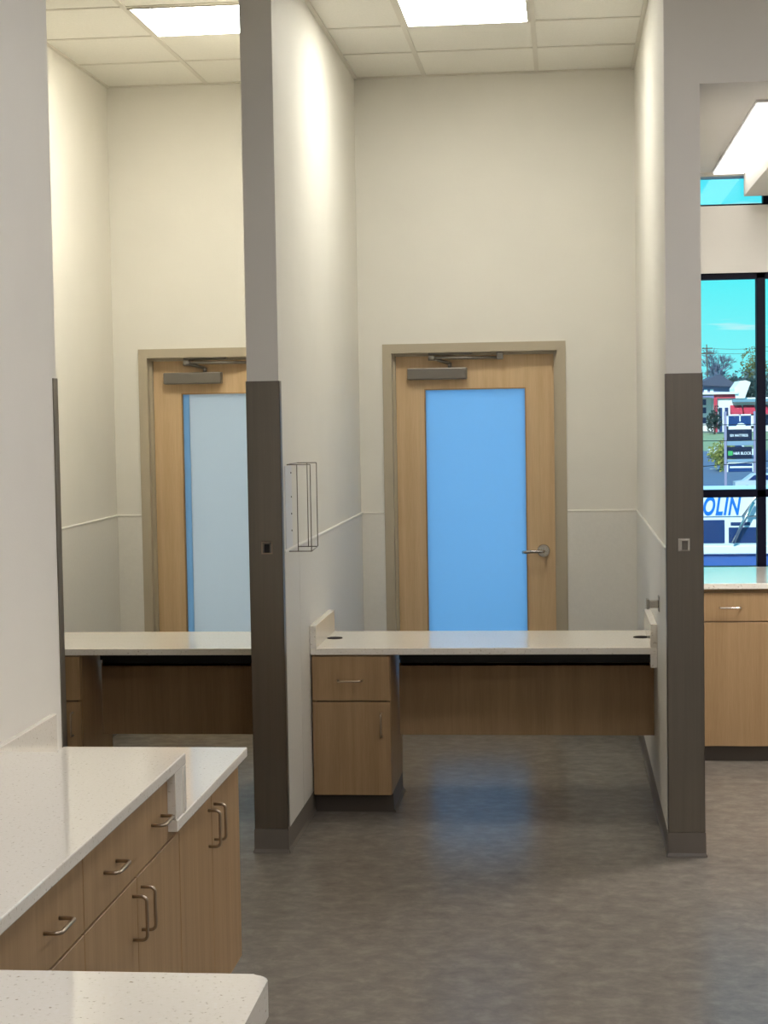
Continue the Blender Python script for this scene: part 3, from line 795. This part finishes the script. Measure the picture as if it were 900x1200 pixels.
# ------------------------------------------------------------------ light
def area(name, loc, rot, sx, sy_, power, col):
    l = bpy.data.lights.new(name, 'AREA'); l.shape = 'RECTANGLE'; l.size = sx; l.size_y = sy_; l.energy = power; l.color = col
    o = bpy.data.objects.new(name, l); COL.objects.link(o); o.location = loc; o.rotation_euler = rot
    return o
area('daylight_behind_middle_door', (-.45, 12.5, 1.6), (math.radians(90), 0, math.radians(180)), 1.4, 2.4, 51, (.55, .80, 1.))
area('daylight_behind_left_door', (-2.2, 12.5, 1.6), (math.radians(90), 0, math.radians(180)), 1.4, 2.4, 35, (.93, .97, 1.))
sun = bpy.data.lights.new('sun', 'SUN'); sun.energy = 5; sun.angle = math.radians(.6); sun.color = (1, .96, .9)
so = bpy.data.objects.new('sun', sun); COL.objects.link(so); so.rotation_euler = Vector((.35, .85, -.75)).to_track_quat('-Z', 'Y').to_euler()

w = bpy.data.worlds.new('sky'); scn.world = w; w.use_nodes = True
nt = w.node_tree; nt.nodes.clear()
out = nt.nodes.new('ShaderNodeOutputWorld'); bg = nt.nodes.new('ShaderNodeBackground')
tc = nt.nodes.new('ShaderNodeTexCoord'); sp = nt.nodes.new('ShaderNodeSeparateXYZ'); nt.links.new(tc.outputs['Generated'], sp.inputs[0])
cr = nt.nodes.new('ShaderNodeValToRGB'); e = cr.color_ramp.elements
e[0].position = 0; e[0].color = (.30, .95, 1.0, 1); e[1].position = .30; e[1].color = (.03, .55, .95, 1)
x = e.new(.035); x.color = (.24, 1.0, 1.0, 1); x = e.new(.075); x.color = (.12, .98, 1.0, 1)
nt.links.new(sp.outputs['Z'], cr.inputs[0])
mp = nt.nodes.new('ShaderNodeMapping'); mp.inputs['Scale'].default_value = (14, 14, 150); nt.links.new(tc.outputs['Generated'], mp.inputs[0])
nz = nt.nodes.new('ShaderNodeTexNoise'); nz.inputs['Scale'].default_value = 1.; nz.inputs['Detail'].default_value = 3; nt.links.new(mp.outputs[0], nz.inputs['Vector'])
c2 = nt.nodes.new('ShaderNodeValToRGB'); c2.color_ramp.elements[0].position = .60; c2.color_ramp.elements[1].position = .72
nt.links.new(nz.outputs['Fac'], c2.inputs[0])
mx = nt.nodes.new('ShaderNodeMixRGB'); mx.inputs[2].default_value = (.75, 1, 1, 1)
nt.links.new(c2.outputs[0], mx.inputs[0]); nt.links.new(cr.outputs[0], mx.inputs[1])
nt.links.new(mx.outputs[0], bg.inputs[0]); bg.inputs[1].default_value = 1.0
nt.links.new(bg.outputs[0], out.inputs[0])

# ------------------------------------------------------------------ camera
yaw, pitch, roll = .1040, -.0557, .0164
fw = Vector((-math.sin(yaw)*math.cos(pitch), math.cos(yaw)*math.cos(pitch), math.sin(pitch)))
rt = Vector((math.cos(yaw), math.sin(yaw), 0)); up = rt.cross(fw)
R_ = rt*math.cos(roll)-up*math.sin(roll); U_ = rt*math.sin(roll)+up*math.cos(roll)
cam = bpy.data.cameras.new('camera'); co = bpy.data.objects.new('camera', cam); COL.objects.link(co)
M4 = Matrix((R_, U_, -fw)).transposed().to_4x4(); M4.translation = Vector((0, 0, H)); co.matrix_world = M4
cam.sensor_fit = 'VERTICAL'; cam.sensor_height = 36; cam.lens = 36*2034.02/1200; cam.clip_end = 1000; cam.clip_start = .05
scn.camera = co
vs = scn.view_settings; vs.view_transform = 'Standard'; vs.look = 'None'; vs.exposure = 0; vs.gamma = 1; vs.use_curve_mapping = False
